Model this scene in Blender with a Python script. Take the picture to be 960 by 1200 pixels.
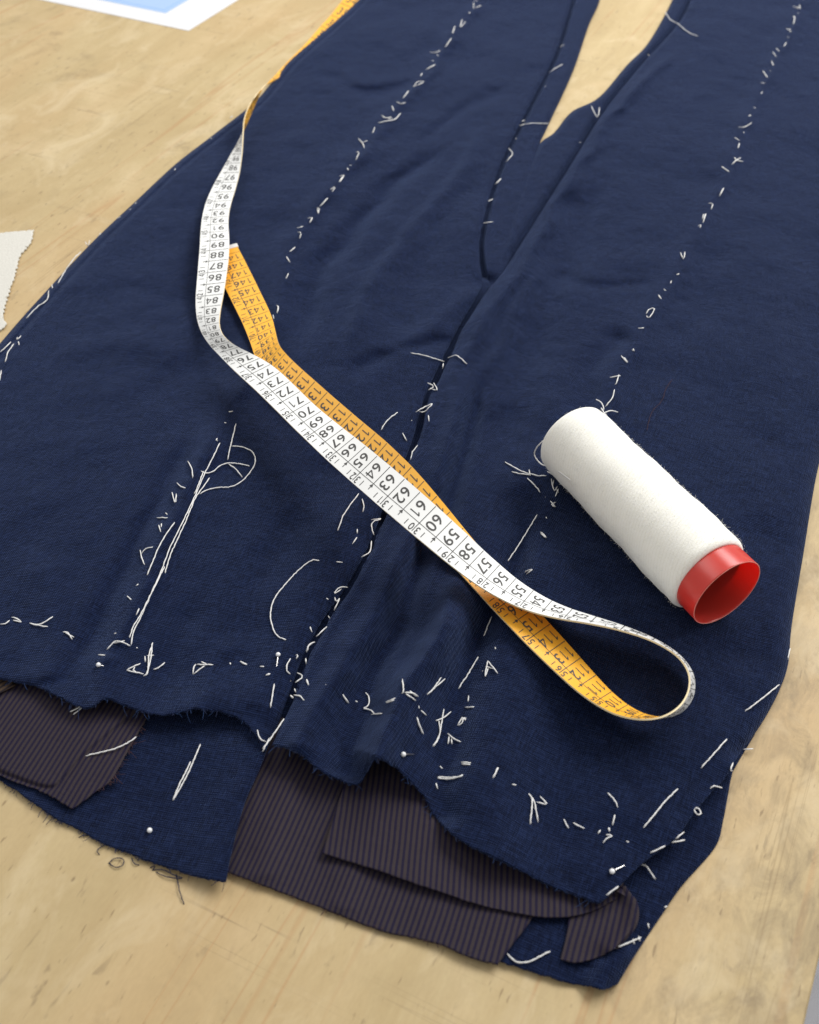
import bpy, math, random
import numpy as np
from mathutils import Vector, Matrix

for o in list(bpy.data.objects):
    bpy.data.objects.remove(o, do_unlink=True)
scene = bpy.context.scene
COL = scene.collection
random.seed(7)
RNG = np.random.default_rng(11)
SC = 0.011            # one design unit = 1.1 cm, so a tape centimetre comes out as one centimetre
FPX, CH = 1287.0, 31.8  # focal length in photo pixels, camera height above the table in units
S2 = 2 ** -0.5

# ------------------------------------------------------------------ camera
cam_d = bpy.data.cameras.new('camera')
cam = bpy.data.objects.new('camera', cam_d)
COL.objects.link(cam)
cam.location = (0, -CH * SC, CH * SC)
cam.rotation_euler = (math.radians(45), 0, 0)
cam_d.sensor_fit = 'VERTICAL'
cam_d.sensor_height = 36.0
cam_d.sensor_width = 36.0
cam_d.lens = FPX / 1200.0 * 36.0
cam_d.clip_start = 0.02
cam_d.clip_end = 30.0
cam_d.dof.use_dof = True
cam_d.dof.focus_distance = 0.475
cam_d.dof.aperture_fstop = 15.0
scene.camera = cam

# ------------------------------------------------------------------ room light
world = bpy.data.worlds.new('World')
scene.world = world
world.use_nodes = True
bg = world.node_tree.nodes['Background']
bg.inputs[0].default_value = (1.0, 0.995, 0.985, 1)
bg.inputs[1].default_value = 0.50

def area(name, loc, target, size, size_y, power, col):
    d = bpy.data.lights.new(name, 'AREA')
    d.shape = 'RECTANGLE'
    d.size, d.size_y, d.energy, d.color = size, size_y, power, col
    o = bpy.data.objects.new(name, d)
    COL.objects.link(o)
    o.location = loc
    o.rotation_euler = (Vector(target) - Vector(loc)).to_track_quat('-Z', 'Y').to_euler()
    return o
area('ceiling_lamp_key', (0.85, 0.80, 1.15), (0, 0.05, 0), 1.6, 0.7, 34, (1.0, 0.995, 0.985))
area('ceiling_lamp_fill', (-0.9, 0.9, 1.4), (0, 0.05, 0), 1.2, 0.6, 8, (1.0, 0.985, 0.97))

scene.view_settings.view_transform = 'Standard'
scene.view_settings.look = 'None'
scene.view_settings.exposure = 0.0
scene.view_settings.gamma = 1.0
scene.view_settings.use_curve_mapping = False
scene.render.engine = 'CYCLES'

# ------------------------------------------------------------------ helpers
def U(px, py, z=0.0):
    """point (units) at height z that lies where the photograph shows pixel px,py"""
    px, py, z = np.asarray(px, float), np.asarray(py, float), np.asarray(z, float)
    dx = (px - 480) / FPX
    dy = -(py - 600) / FPX
    wy, wz = S2 * dy + S2, S2 * dy - S2
    t = (z - CH) / wz
    return np.stack([dx * t, -CH + wy * t, CH + wz * t], -1)

def G(pts):
    """pixel list -> ground points (units)"""
    p = np.array(pts, float)
    return U(p[:, 0], p[:, 1], 0.0)[:, :2]

def resample(pts, n, smooth=True):
    p = np.array(pts, float)
    if smooth and len(p) > 2:
        p = catmull(p, 8)
    d = np.concatenate([[0], np.cumsum(np.linalg.norm(np.diff(p, axis=0), axis=1))])
    t = np.linspace(0, d[-1], n)
    return np.stack([np.interp(t, d, p[:, i]) for i in range(p.shape[1])], 1)

def catmull(p, k):
    q = np.concatenate([[2 * p[0] - p[1]], p, [2 * p[-1] - p[-2]]])
    out = []
    t = np.linspace(0, 1, k, endpoint=False)[:, None]
    for i in range(1, len(q) - 2):
        a, b, c, d = q[i - 1], q[i], q[i + 1], q[i + 2]
        out.append(0.5 * (2 * b + (c - a) * t + (2 * a - 5 * b + 4 * c - d) * t * t + (3 * b - a - 3 * c + d) * t ** 3))
    return np.concatenate(out + [p[-1:]])

def seg_dist(P, line):
    """distance, signed side and 0..1 position of points P along a polyline"""
    best = np.full(len(P), 1e9); sgn = np.zeros(len(P)); tt = np.zeros(len(P))
    L = np.concatenate([[0], np.cumsum(np.linalg.norm(np.diff(line, axis=0), axis=1))])
    for i in range(len(line) - 1):
        a, b = line[i], line[i + 1]
        ab = b - a
        l2 = ab @ ab + 1e-12
        u = np.clip(((P - a) @ ab) / l2, 0, 1)
        v = P - (a + u[:, None] * ab)
        d = np.hypot(v[:, 0], v[:, 1])
        m = d < best
        best[m] = d[m]
        sgn[m] = np.sign(ab[0] * v[m, 1] - ab[1] * v[m, 0])
        tt[m] = (L[i] + u[m] * (L[i + 1] - L[i])) / L[-1]
    return best, sgn, tt

NG = RNG.random((64, 64))
def vnoise(P, scale, off=0.0):
    x = P[:, 0] * scale + 17.3 + off; y = P[:, 1] * scale + 9.1 + off * 1.7
    xi, yi = np.floor(x).astype(int), np.floor(y).astype(int)
    fx, fy = x - xi, y - yi
    fx, fy = fx * fx * (3 - 2 * fx), fy * fy * (3 - 2 * fy)
    g = lambda a, b: NG[a % 64, b % 64]
    return (g(xi, yi) * (1 - fx) + g(xi + 1, yi) * fx) * (1 - fy) + (g(xi, yi + 1) * (1 - fx) + g(xi + 1, yi + 1) * fx) * fy - 0.5

def rounded(d, r):
    """0 at an edge, 1 at distance r inside: a rolled cloth edge"""
    k = np.clip(d / r, 0, 1)
    return np.sqrt(np.clip(1 - (1 - k) ** 2, 0, 1))

def mesh_obj(name, verts, faces, mat, parent=None, uv=None, smooth=True, mats=None, fmat=None):
    me = bpy.data.meshes.new(name)
    v = np.asarray(verts, float) * SC
    if isinstance(faces, np.ndarray):
        m_, k_ = faces.shape
        me.vertices.add(len(v)); me.vertices.foreach_set('co', v.astype(np.float32).ravel())
        me.loops.add(m_ * k_); me.loops.foreach_set('vertex_index', np.ascontiguousarray(faces, dtype=np.int32).ravel())
        me.polygons.add(m_); me.polygons.foreach_set('loop_start', np.arange(0, m_ * k_, k_, dtype=np.int32))
        me.polygons.foreach_set('loop_total', np.full(m_, k_, dtype=np.int32))
        me.update(calc_edges=True)
    else:
        me.from_pydata(v.tolist(), [], faces)
    if mats:
        for m in mats:
            me.materials.append(m)
        me.polygons.foreach_set('material_index', np.asarray(fmat, dtype=np.int32))
    else:
        me.materials.append(mat)
    if smooth:
        me.polygons.foreach_set('use_smooth', np.ones(len(me.polygons), bool))
    if uv is not None:
        ul = me.uv_layers.new(name='UVMap')
        idx = np.zeros(len(me.loops), np.int32)
        me.loops.foreach_get('vertex_index', idx)
        ul.data.foreach_set('uv', np.asarray(uv, np.float32)[idx].ravel())
    me.update()
    o = bpy.data.objects.new(name, me)
    COL.objects.link(o)
    if parent is not None:
        o.parent = parent
        o.matrix_parent_inverse = Matrix.Translation(-world_loc(parent))
    return o

def world_loc(o):
    v = o.location.copy()
    while o.parent is not None:
        v = v + o.matrix_parent_inverse.translation
        o = o.parent
        v = v + o.location
    return v

def empty(name, loc):
    o = bpy.data.objects.new(name, None)
    o.empty_display_size = 0.02
    COL.objects.link(o)
    o.location = Vector(loc) * SC
    return o

def tag(o, label, cat, group=None):
    o['label'] = label
    o['category'] = cat
    if group:
        o['group'] = group
    return o

def coons(top, bottom, left, right, nu, nv):
    """pixel grid (nv,nu,2) from four boundary curves"""
    T, B = resample(top, nu), resample(bottom, nu)
    L, R = resample(left, nv), resample(right, nv)
    u = np.linspace(0, 1, nu)[None, :, None]; v = np.linspace(0, 1, nv)[:, None, None]
    return ((1 - v) * T[None] + v * B[None] + (1 - u) * L[:, None] + u * R[:, None]
            - ((1 - u) * (1 - v) * T[0] + u * (1 - v) * T[-1] + (1 - u) * v * B[0] + u * v * B[-1]))

def grid_faces(nv, nu):
    a = np.arange(nv * nu).reshape(nv, nu)
    return np.stack([a[:-1, :-1], a[1:, :-1], a[1:, 1:], a[:-1, 1:]], -1).reshape(-1, 4)

def sheet(name, grid, hfun, mat, parent, grain, thick=0.06, rag=0.0, rag_side='b'):
    nv, nu = grid.shape[:2]
    P = grid.reshape(-1, 2).copy()
    if rag:
        uu = np.tile(np.arange(nu), nv); vv = np.repeat(np.arange(nv), nu)
        if rag_side in ('b', 'br'):
            j = (RNG.random(nu) - .5) * 2 + np.repeat((RNG.random(nu // 5 + 1) - .5) * 2.2, 5)[:nu]
            P[:, 1] += j[uu] * rag * (vv == nv - 1)
            P[:, 1] += .4 * j[uu] * rag * (vv == nv - 2)
        if rag_side in ('r', 'br'):
            j = (RNG.random(nv) - .5) * 2
            P[:, 0] += j[vv] * rag * (uu == nu - 1)
    g = U(P[:, 0], P[:, 1], 0.0)[:, :2]
    z = hfun(g)
    V = U(P[:, 0], P[:, 1], z)
    # thickness: lower copy plus rim
    n = len(V)
    lo = V.copy(); lo[:, 2] -= thick
    top = grid_faces(nv, nu)
    bot = top[:, ::-1] + n
    a = np.arange(n).reshape(nv, nu)
    ring = np.concatenate([a[0, :-1], a[:-1, -1], a[-1, :0:-1], a[:0:-1, 0]])
    nxt = np.roll(ring, -1)
    rim = np.stack([ring, nxt, nxt + n, ring + n], -1)
    gp = G(grain); d = gp[1] - gp[0]; d /= np.linalg.norm(d)
    uv = np.stack([V[:, 0] * d[1] - V[:, 1] * d[0], V[:, 0] * d[0] + V[:, 1] * d[1]], 1)
    return mesh_obj(name, np.concatenate([V, lo]), np.concatenate([top, bot, rim]), mat, parent, uv=np.concatenate([uv, uv]))

def tube_geo(pts, r, sides=6, taper=True):
    p = np.asarray(pts, float)
    t = np.gradient(p, axis=0)
    t /= np.linalg.norm(t, axis=1)[:, None] + 1e-9
    up = np.array([0.13, 0.21, 0.97])
    n1 = np.cross(t, up); n1 /= np.linalg.norm(n1, axis=1)[:, None] + 1e-9
    n2 = np.cross(t, n1)
    a = np.linspace(0, 2 * np.pi, sides, endpoint=False)
    rr = r * (1 + .16 * np.sin(np.arange(len(p)) * 1.9 + p[0, 0] * 7))
    if taper:
        rr[0] *= .7; rr[-1] *= .7
    ring = p[:, None] + rr[:, None, None] * (np.cos(a)[None, :, None] * n1[:, None] + np.sin(a)[None, :, None] * n2[:, None])
    V = ring.reshape(-1, 3)
    F = []
    for i in range(len(p) - 1):
        for k in range(sides):
            k2 = (k + 1) % sides
            F.append((i * sides + k, i * sides + k2, (i + 1) * sides + k2, (i + 1) * sides + k))
    F.append(tuple(range(sides - 1, -1, -1)))
    m = (len(p) - 1) * sides
    F.append(tuple(range(m, m + sides)))
    return V, F

# ------------------------------------------------------------------ materials
class NT:
    def __init__(self, name):
        self.m = bpy.data.materials.new(name)
        self.m.use_nodes = True
        self.t = self.m.node_tree
        self.b = self.t.nodes['Principled BSDF']
    def n(self, typ, **kw):
        nd = self.t.nodes.new(typ)
        for k, v in kw.items():
            if hasattr(nd, k):
                setattr(nd, k, v)
            else:
                nd.inputs[k.replace('_', ' ')].default_value = v
        return nd
    def l(self, a, b):
        self.t.links.new(a, b)
    def set(self, **kw):
        for k, v in kw.items():
            self.b.inputs[k.replace('_', ' ')].default_value = v
        return self
    def coord(self, out='UV', rot=0.0, scale=(1, 1, 1)):
        c = self.n('ShaderNodeTexCoord')
        mp = self.n('ShaderNodeMapping')
        mp.inputs['Rotation'].default_value = (0, 0, rot)
        mp.inputs['Scale'].default_value = scale
        self.l(c.outputs[out], mp.inputs['Vector'])
        return mp.outputs[0]
    def scaled(self, vec, scale):
        mp = self.n('ShaderNodeMapping')
        mp.inputs['Scale'].default_value = scale
        self.l(vec, mp.inputs['Vector'])
        return mp.outputs[0]
    def noise(self, vec, scale, detail=3, rough=.55, dist=0.0):
        n = self.n('ShaderNodeTexNoise')
        n.inputs['Scale'].default_value = scale; n.inputs['Detail'].default_value = detail
        n.inputs['Roughness'].default_value = rough; n.inputs['Distortion'].default_value = dist
        self.l(vec, n.inputs['Vector'])
        return n.outputs[0]
    def ramp(self, fac, stops):
        r = self.n('ShaderNodeValToRGB')
        while len(r.color_ramp.elements) < len(stops):
            r.color_ramp.elements.new(0.5)
        for e, (p, c) in zip(r.color_ramp.elements, stops):
            e.position = p
            e.color = (c, c, c, 1) if isinstance(c, (int, float)) else (*c, 1)
        self.l(fac, r.inputs[0])
        return r.outputs[0]
    def mix(self, fac, a, b, blend='MIX'):
        m = self.n('ShaderNodeMix', data_type='RGBA', blend_type=blend)
        for sock, v in ((m.inputs[0], fac), (m.inputs[6], a), (m.inputs[7], b)):
            if isinstance(v, (int, float)):
                sock.default_value = v
            elif isinstance(v, tuple):
                sock.default_value = (*v, 1)
            else:
                self.l(v, sock)
        return m.outputs[2]
    def math(self, op, a, b=0.0):
        m = self.n('ShaderNodeMath', operation=op)
        for sock, v in ((m.inputs[0], a), (m.inputs[1], b)):
            if isinstance(v, (int, float)):
                sock.default_value = v
            else:
                self.l(v, sock)
        return m.outputs[0]
    def bump(self, h, strength, dist):
        b = self.n('ShaderNodeBump')
        b.inputs['Strength'].default_value = strength
        b.inputs['Distance'].default_value = dist
        self.l(h, b.inputs['Height'])
        self.l(b.outputs[0], self.b.inputs['Normal'])
    def color(self, c):
        self.l(c, self.b.inputs['Base Color'])

def linen():
    k = NT('navy_linen').set(Roughness=.88, Sheen_Weight=.26, Sheen_Roughness=.4)
    k.b.inputs['Specular IOR Level'].default_value = .09
    k.b.inputs['Sheen Tint'].default_value = (.36, .50, .95, 1)
    uv = k.coord('UV')
    warp = k.noise(k.scaled(uv, (17, 1.6, 1)), 1.0, 3, .7)
    weft = k.noise(k.scaled(uv, (1.6, 17, 1)), 1.0, 3, .7)
    big = k.noise(uv, .35, 3)
    wf = k.math('ADD', k.math('MULTIPLY', warp, .5), k.math('MULTIPLY', weft, .5))
    c = k.ramp(wf, [(.41, (.0013, .0031, .0135)), (.5, (.0031, .0070, .0268)), (.585, (.0086, .0164, .053))])
    slub = k.noise(k.scaled(uv, (.9, 9, 1)), 1.0, 4, .65)
    c = k.mix(k.ramp(slub, [(.5, 0.0), (.72, .4)]), c, (.0088, .0180, .060))
    c = k.mix(k.ramp(big, [(.35, 0.0), (.75, .35)]), c, (.0030, .0075, .0310))
    sp = k.ramp(k.noise(uv, 16, 2, .5), [(.72, 0.0), (.75, .22)])
    c = k.mix(sp, c, (.16, .2, .32))
    k.color(c)
    w1 = k.n('ShaderNodeTexWave', wave_type='BANDS', bands_direction='X')
    w1.inputs['Scale'].default_value = 4.3; w1.inputs['Distortion'].default_value = 1.6; w1.inputs['Detail'].default_value = 1
    w2 = k.n('ShaderNodeTexWave', wave_type='BANDS', bands_direction='Y')
    w2.inputs['Scale'].default_value = 4.3; w2.inputs['Distortion'].default_value = 1.6; w2.inputs['Detail'].default_value = 1
    k.l(uv, w1.inputs[0]); k.l(uv, w2.inputs[0])
    h = k.math('ADD', k.math('MULTIPLY', w1.outputs[1], w2.outputs[1]), k.math('MULTIPLY', wf, 2.4))
    h = k.math('ADD', h, k.math('MULTIPLY', k.noise(uv, 1.0, 4, .55), 2.2))
    cr = k.math('ABSOLUTE', k.math('SUBTRACT', k.noise(uv, .75, 3, .55, .6), .5))
    h = k.math('SUBTRACT', h, k.math('MULTIPLY', k.ramp(cr, [(.0, 1.0), (.10, 0.0)]), .55))
    k.bump(h, .68, .0005)
    return k.m

def striped(name, c1, c2):
    k = NT(name).set(Roughness=.7)
    k.b.inputs['Specular IOR Level'].default_value = .12
    uv = k.coord('UV')
    sx = k.n('ShaderNodeSeparateXYZ'); k.l(uv, sx.inputs[0])
    wob = k.math('MULTIPLY', k.math('SUBTRACT', k.noise(uv, .8, 2), .5), .05)
    ph = k.math('FRACT', k.math('DIVIDE', k.math('ADD', sx.outputs[0], wob), .178))
    st = k.ramp(ph, [(.0, 0.0), (.28, 0.0), (.40, 1.0), (.82, 1.0), (.94, 0.0)])
    c = k.mix(st, c2, c1)
    fine = k.noise(k.scaled(uv, (20, 60, 1)), 1.0, 2)
    c = k.mix(k.math('MULTIPLY', fine, .35), c, (.010, .008, .012))
    k.color(c)
    k.bump(k.math('ADD', k.math('MULTIPLY', k.noise(uv, 1.1, 4, .6, .5), 4.0), fine), .5, .0004)
    return k.m

def plain(name, col, rough=.6, spec=.4, noise_amt=0.0, nscale=40, bump=0.0, coordn='Object'):
    k = NT(name).set(Roughness=rough)
    k.b.inputs['Specular IOR Level'].default_value = spec
    k.b.inputs['Base Color'].default_value = (*col, 1)
    if noise_amt or bump:
        v = k.coord(coordn)
        nz = k.noise(v, nscale, 4)
        dark = tuple(c * (1 - noise_amt) for c in col)
        k.color(k.mix(nz, dark, col))
        if bump:
            k.bump(nz, bump, .0005)
    return k.m

EDGE_X = float(U(950.5, 1165, 0)[:2] @ np.array([math.cos(math.radians(26)), -math.sin(math.radians(26))])) * SC
def wood():
    k = NT('birch_plywood').set(Roughness=.55)
    k.b.inputs['Specular IOR Level'].default_value = .28
    g = k.coord('Object', rot=math.radians(26))          # y now runs along the grain
    fine = k.noise(k.scaled(g, (300, 40, 1)), 1.0, 4, .65, .3)
    mid = k.noise(k.scaled(g, (34, 9, 1)), 1.0, 5, .6, .8)
    broad = k.noise(k.scaled(g, (9, 3, 1)), 1.0, 3, .5, .4)
    c = k.ramp(mid, [(.25, (.42, .315, .158)), (.5, (.475, .365, .193)), (.78, (.54, .43, .245))])
    c = k.mix(k.ramp(fine, [(.3, .13), (.6, 0.0)]), c, (.36, .23, .10))
    c = k.mix(k.ramp(broad, [(.50, 0.0), (.75, .42)]), c, (.52, .33, .16))
    c = k.mix(k.ramp(k.noise(g, 22, 3, .6), [(.55, 0.0), (.8, .35)]), c, (.68, .52, .32))
    # long reddish growth lines
    gl = k.noise(k.scaled(g, (55, 1.2, 1)), 1.0, 2, .5, .8)
    c = k.mix(k.ramp(gl, [(.61, 0.0), (.63, .42), (.65, 0.0)]), c, (.40, .20, .08))
    # grime: blotches and short pores along the grain, more of it near the worn front corner
    blot = k.noise(g, 34, 5, .65, .5)
    area_m = k.noise(g, 5.0, 2, .5)
    bm = k.math('MULTIPLY', k.ramp(blot, [(.54, 0.0), (.74, .45)]), k.ramp(area_m, [(.46, .12), (.66, 1.0)]))
    c = k.mix(bm, c, (.20, .145, .08))
    pore = k.noise(k.scaled(g, (560, 120, 1)), 1.0, 2, .5)
    c = k.mix(k.ramp(pore, [(.67, 0.0), (.74, .6)]), c, (.17, .11, .055))
    dash = k.noise(k.scaled(g, (230, 60, 1)), 1.0, 3, .6, .4)
    c = k.mix(k.math('MULTIPLY', k.ramp(dash, [(.63, 0.0), (.70, .55)]), k.ramp(k.noise(g, 14, 2), [(.40, .15), (.6, 1.0)])), c, (.21, .15, .085))
    grain2 = k.noise(k.scaled(g, (900, 300, 1)), 1.0, 2, .6)
    c = k.mix(k.ramp(grain2, [(.3, .16), (.7, 0.0)]), c, (.30, .21, .11))
    vor = k.n('ShaderNodeTexVoronoi'); vor.inputs['Scale'].default_value = 52
    k.l(k.scaled(g, (1.5, .8, 1)), vor.inputs['Vector'])
    c = k.mix(k.ramp(vor.outputs[0], [(.02, .6), (.055, 0.0)]), c, (.13, .085, .045))
    # scratches and cut marks running across the grain
    sc1 = k.noise(k.scaled(g, (2.2, 110, 1)), 1.0, 2, .5, .15)
    scm = k.math('MULTIPLY', k.ramp(sc1, [(.600, 0.0), (.607, .55), (.614, 0.0)]), k.ramp(k.noise(g, 11, 2), [(.48, 0.0), (.6, 1.0)]))
    c = k.mix(scm, c, (.17, .12, .07))
    sx = k.n('ShaderNodeSeparateXYZ'); k.l(g, sx.inputs[0])
    worn = k.ramp(k.math('SUBTRACT', sx.outputs[0], EDGE_X - .085), [(.0, 0.0), (.07, 1.0)])      # hands and shears have soiled the long edge
    soil = k.noise(k.scaled(g, (75, 38, 1)), 1.0, 6, .7, .8)
    c = k.mix(k.math('MULTIPLY', k.ramp(soil, [(.44, 0.0), (.66, .7)]), worn), c, (.21, .155, .09))
    pale = k.noise(k.scaled(g, (30, 16, 1)), 1.0, 5, .65, .8)
    c = k.mix(k.ramp(pale, [(.52, 0.0), (.68, .5)]), c, (.60, .49, .31))
    ck = k.noise(k.scaled(g, (70, .9, 1)), 1.0, 2, .5, 1.2)
    c = k.mix(k.math('MULTIPLY', k.ramp(ck, [(.495, 0.0), (.5, .55), (.505, 0.0)]), k.ramp(k.noise(g, 6, 2), [(.5, 0.0), (.62, 1.0)])), c, (.20, .13, .06))
    st = k.noise(k.scaled(g, (60, 30, 1)), 1.0, 6, .75, 1.0)
    c = k.mix(k.math('MULTIPLY', k.ramp(st, [(.56, 0.0), (.68, .55)]), k.ramp(k.noise(g, 8, 2, .5), [(.48, .05), (.62, 1.0)])), c, (.25, .185, .105))
    k.color(c)
    r = k.ramp(mid, [(.3, .48), (.7, .62)])
    k.l(r, k.b.inputs['Roughness'])
    k.bump(k.math('ADD', fine, k.math('MULTIPLY', blot, .6)), .25, .0003)
    return k.m

def yarn():
    k = NT('white_cotton_yarn').set(Roughness=.95, Sheen_Weight=.35)
    k.b.inputs['Specular IOR Level'].default_value = .1
    k.b.inputs['Subsurface Weight'].default_value = .25
    k.b.inputs['Subsurface Radius'].default_value = (.004, .004, .0035)
    k.b.inputs['Subsurface Scale'].default_value = .5
    uv = k.coord('UV')
    rot = k.n('ShaderNodeMapping'); rot.inputs['Rotation'].default_value = (0, 0, .22); k.l(uv, rot.inputs['Vector'])
    a = k.noise(k.scaled(rot.outputs[0], (24, 2.2, 1)), 1.0, 4, .65, .2)
    w = k.n('ShaderNodeTexWave', wave_type='BANDS', bands_direction='DIAGONAL')
    w.inputs['Scale'].default_value = 5.5; w.inputs['Distortion'].default_value = 2.5; w.inputs['Detail'].default_value = 2
    k.l(k.scaled(uv, (.35, 1.2, 1)), w.inputs[0])
    w2 = k.n('ShaderNodeTexWave', wave_type='BANDS', bands_direction='X')
    w2.inputs['Scale'].default_value = 2.3; w2.inputs['Distortion'].default_value = 3.0; w2.inputs['Detail'].default_value = 3
    rot2 = k.n('ShaderNodeMapping'); rot2.inputs['Rotation'].default_value = (0, 0, -.35); k.l(uv, rot2.inputs['Vector'])
    k.l(rot2.outputs[0], w2.inputs[0])
    thin = k.ramp(w2.outputs[1], [(.0, 0.0), (.22, 1.0)])
    f = k.math('ADD', k.math('MULTIPLY', a, .74), k.math('MULTIPLY', thin, .26))
    k.color(k.ramp(f, [(.25, (.82, .795, .71)), (.55, (.885, .865, .79)), (.8, (.90, .885, .83))]))
    k.bump(k.math('ADD', f, k.math('MULTIPLY', k.noise(uv, 14, 3), .8)), .35, .0006)
    return k.m

M_LINEN = linen()
M_STRIPE = striped('striped_lining', (.042, .032, .035), (.0115, .0085, .029))
M_STRIPE2 = striped('brown_striped_lining', (.07, .045, .028), (.015, .011, .013))
M_LINBACK = plain('lining_reverse', (.020, .016, .018), .7, .2, .4, 400, .3)
M_WOOD = wood()
M_YARN = yarn()
M_THREAD = plain('basting_thread', (.84, .83, .81), .8, .2, .25, 900, .4)
M_NAVYTH = plain('navy_thread', (.012, .018, .05), .8, .2)
M_NAVYLT = plain('pulled_navy_yarn', (.016, .032, .085), .85, .1)
M_BROWNTH = plain('brown_thread', (.05, .025, .03), .8, .2)
M_RED = plain('red_plastic', (.68, .045, .032), .30, .5, .12, 60)
_r = M_RED.node_tree.nodes['Principled BSDF']
_r.inputs['Subsurface Weight'].default_value = .55
_r.inputs['Subsurface Radius'].default_value = (.02, .004, .002)
_r.inputs['Subsurface Scale'].default_value = .3
M_RIM = plain('worn_red_rim', (.80, .30, .25), .5, .4)
M_TWHITE = plain('tape_white_vinyl', (.83, .83, .81), .38, .4, .04, 60)
M_TORANGE = plain('tape_orange_vinyl', (.90, .45, .04), .42, .4, .06, 60)
M_TEDGE = plain('tape_edge', (.80, .66, .40), .6, .3)
M_INK = plain('black_ink', (.07, .068, .066), .55, .3)
M_CAP = plain('end_cap_metal', (.75, .75, .74), .3, .6)
M_PINHEAD = plain('pin_head', (.85, .85, .85), .18, .6)
M_STEEL = NT('pin_steel').set(Metallic=1.0, Roughness=.28).m
M_STEEL.node_tree.nodes['Principled BSDF'].inputs['Base Color'].default_value = (.72, .70, .68, 1)
M_PAPER = plain('paper', (.66, .66, .67), .7, .25, .03, 30)
M_BLUE = plain('blue_print', (.34, .47, .70), .7, .25, .05, 60)
M_BLUEL = plain('blue_print_line', (.22, .38, .62), .7, .25)
M_CANVAS = plain('raw_canvas', (.66, .64, .58), .9, .1, .18, 700, .6)
M_FLOOR = plain('concrete_floor', (.30, .31, .32), .8, .2, .2, 9)
M_BAG = plain('pale_plastic', (.62, .62, .66), .4, .4, .2, 20)

# ------------------------------------------------------------------ setting
ga = math.radians(26)
gd, gn = np.array([math.sin(ga), math.cos(ga)]), np.array([math.cos(ga), -math.sin(ga)])
e0 = U(950.5, 1165, 0)[:2]
c_ = [e0 - gd * 22, e0 + gd * 100, e0 + gd * 100 - gn * 110, e0 - gd * 22 - gn * 110]
def slab(name, poly, z0, z1, mat, parent=None, bev=0.0):
    V, F = [], []
    n = len(poly)
    ctr = np.mean(poly, axis=0)
    levels = [(z0, 0), (z1 - bev, 0), (z1, bev)] if bev else [(z0, 0), (z1, 0)]
    for z, ins in levels:
        for p in poly:
            d = (ctr - p) / np.linalg.norm(ctr - p)
            V.append((p[0] + d[0] * ins * 1.4, p[1] + d[1] * ins * 1.4, z))
    for k in range(len(levels) - 1):
        for i in range(n):
            j = (i + 1) % n
            F.append((k * n + i, k * n + j, (k + 1) * n + j, (k + 1) * n + i))
    F.append(tuple(range(n - 1, -1, -1)))
    F.append(tuple(range((len(levels) - 1) * n, len(levels) * n)))
    return mesh_obj(name, V, F, mat, parent, smooth=False)
table = empty('work_table', (float(e0[0]), float(e0[1]), -72))
slab('table_top', c_[::-1], -1.7, 0.0, M_WOOD, table, bev=0.06)
M_LEG = plain('table_leg_wood', (.35, .24, .12), .6, .3, .2, 20)
for a, b in ((4, 6), (96, 6), (4, 104), (96, 104)):
    p = e0 - gd * 22 + gd * (a + 10) - gn * b
    q = [p, p + gd * 5, p + gd * 5 - gn * 5, p - gn * 5]
    slab('leg', q[::-1], -72.0, -1.7, M_LEG, table)
tag(table, 'worn pale birch plywood work table under the navy trousers', 'table')
fl = mesh_obj('floor', [(-260, -200, -72), (260, -200, -72), (260, 320, -72), (-260, 320, -72)], [(0, 1, 2, 3)], M_FLOOR, smooth=False)
fl['kind'] = 'structure'

# pale crumpled bag standing on the floor beside the table
bp = U(985, 1150, -60)
th = np.linspace(0, 2 * np.pi, 40, endpoint=False)
bagV, bagF = [], []
for i in range(24):
    f = i / 23
    r = 13 * math.sin(math.pi * (.12 + .86 * f)) ** .6
    for t in th:
        w = 1 + .22 * math.sin(3 * t + 4 * f) * math.sin(7 * f + t) + .10 * math.sin(9 * t + 13 * f) + .06 * math.sin(17 * t - 21 * f)
        bagV.append((bp[0] + r * w * math.cos(t), bp[1] + r * w * math.sin(t), -72 + 20 * f * (1 + .05 * math.sin(5 * t))))
for i in range(23):
    for j in range(40):
        j2 = (j + 1) % 40
        bagF.append((i * 40 + j, i * 40 + j2, (i + 1) * 40 + j2, (i + 1) * 40 + j))
bagF.append(tuple(range(39, -1, -1))); bagF.append(tuple(range(23 * 40, 24 * 40)))
tag(mesh_obj('crumpled_bag', bagV, bagF, M_BAG), 'pale grey crumpled bag glimpsed on the floor past the table edge', 'bag')

# printed sheet of paper at the far left
p0 = U(221, 36, .03)[:2]; d1 = U(50, 0, .03)[:2] - p0; d1 /= np.linalg.norm(d1)
d2 = np.array([-d1[1], d1[0]])
if d2 @ (U(275, 0, .03)[:2] - p0) < 0:
    d2 = -d2
paper = empty('paper_sheet', (float(p0[0]), float(p0[1]), 0))
def rect(name, a0, a1, b0, b1, z, mat, th):
    q = [p0 + d1 * a0 + d2 * b0, p0 + d1 * a1 + d2 * b0, p0 + d1 * a1 + d2 * b1, p0 + d1 * a0 + d2 * b1]
    ar = sum(q[i][0] * q[(i + 1) % 4][1] - q[(i + 1) % 4][0] * q[i][1] for i in range(4))
    return slab(name, q if ar > 0 else q[::-1], z - th, z, mat, paper)
rect('sheet', 0, 27, 0, 19, .03, M_PAPER, .025)
q = U(194, 15.5, .03)[:2] - p0
qa, qb = float(q @ d1), float(q @ d2)
rect('printed_area', qa, 25.5, qb, 17.6, .034, M_BLUE, .003)
for k in (0, .42):
    rect('printed_line', qa + k, 25.5 - k, qb + k, qb + k + .07, .0385, M_BLUEL, .003)
    rect('printed_line', qa + k, qa + k + .07, qb + k + .075, 17.6 - k, .0385, M_BLUEL, .003)
tag(paper, 'white paper sheet with a pale blue printed panel at the far table corner', 'paper')

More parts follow.
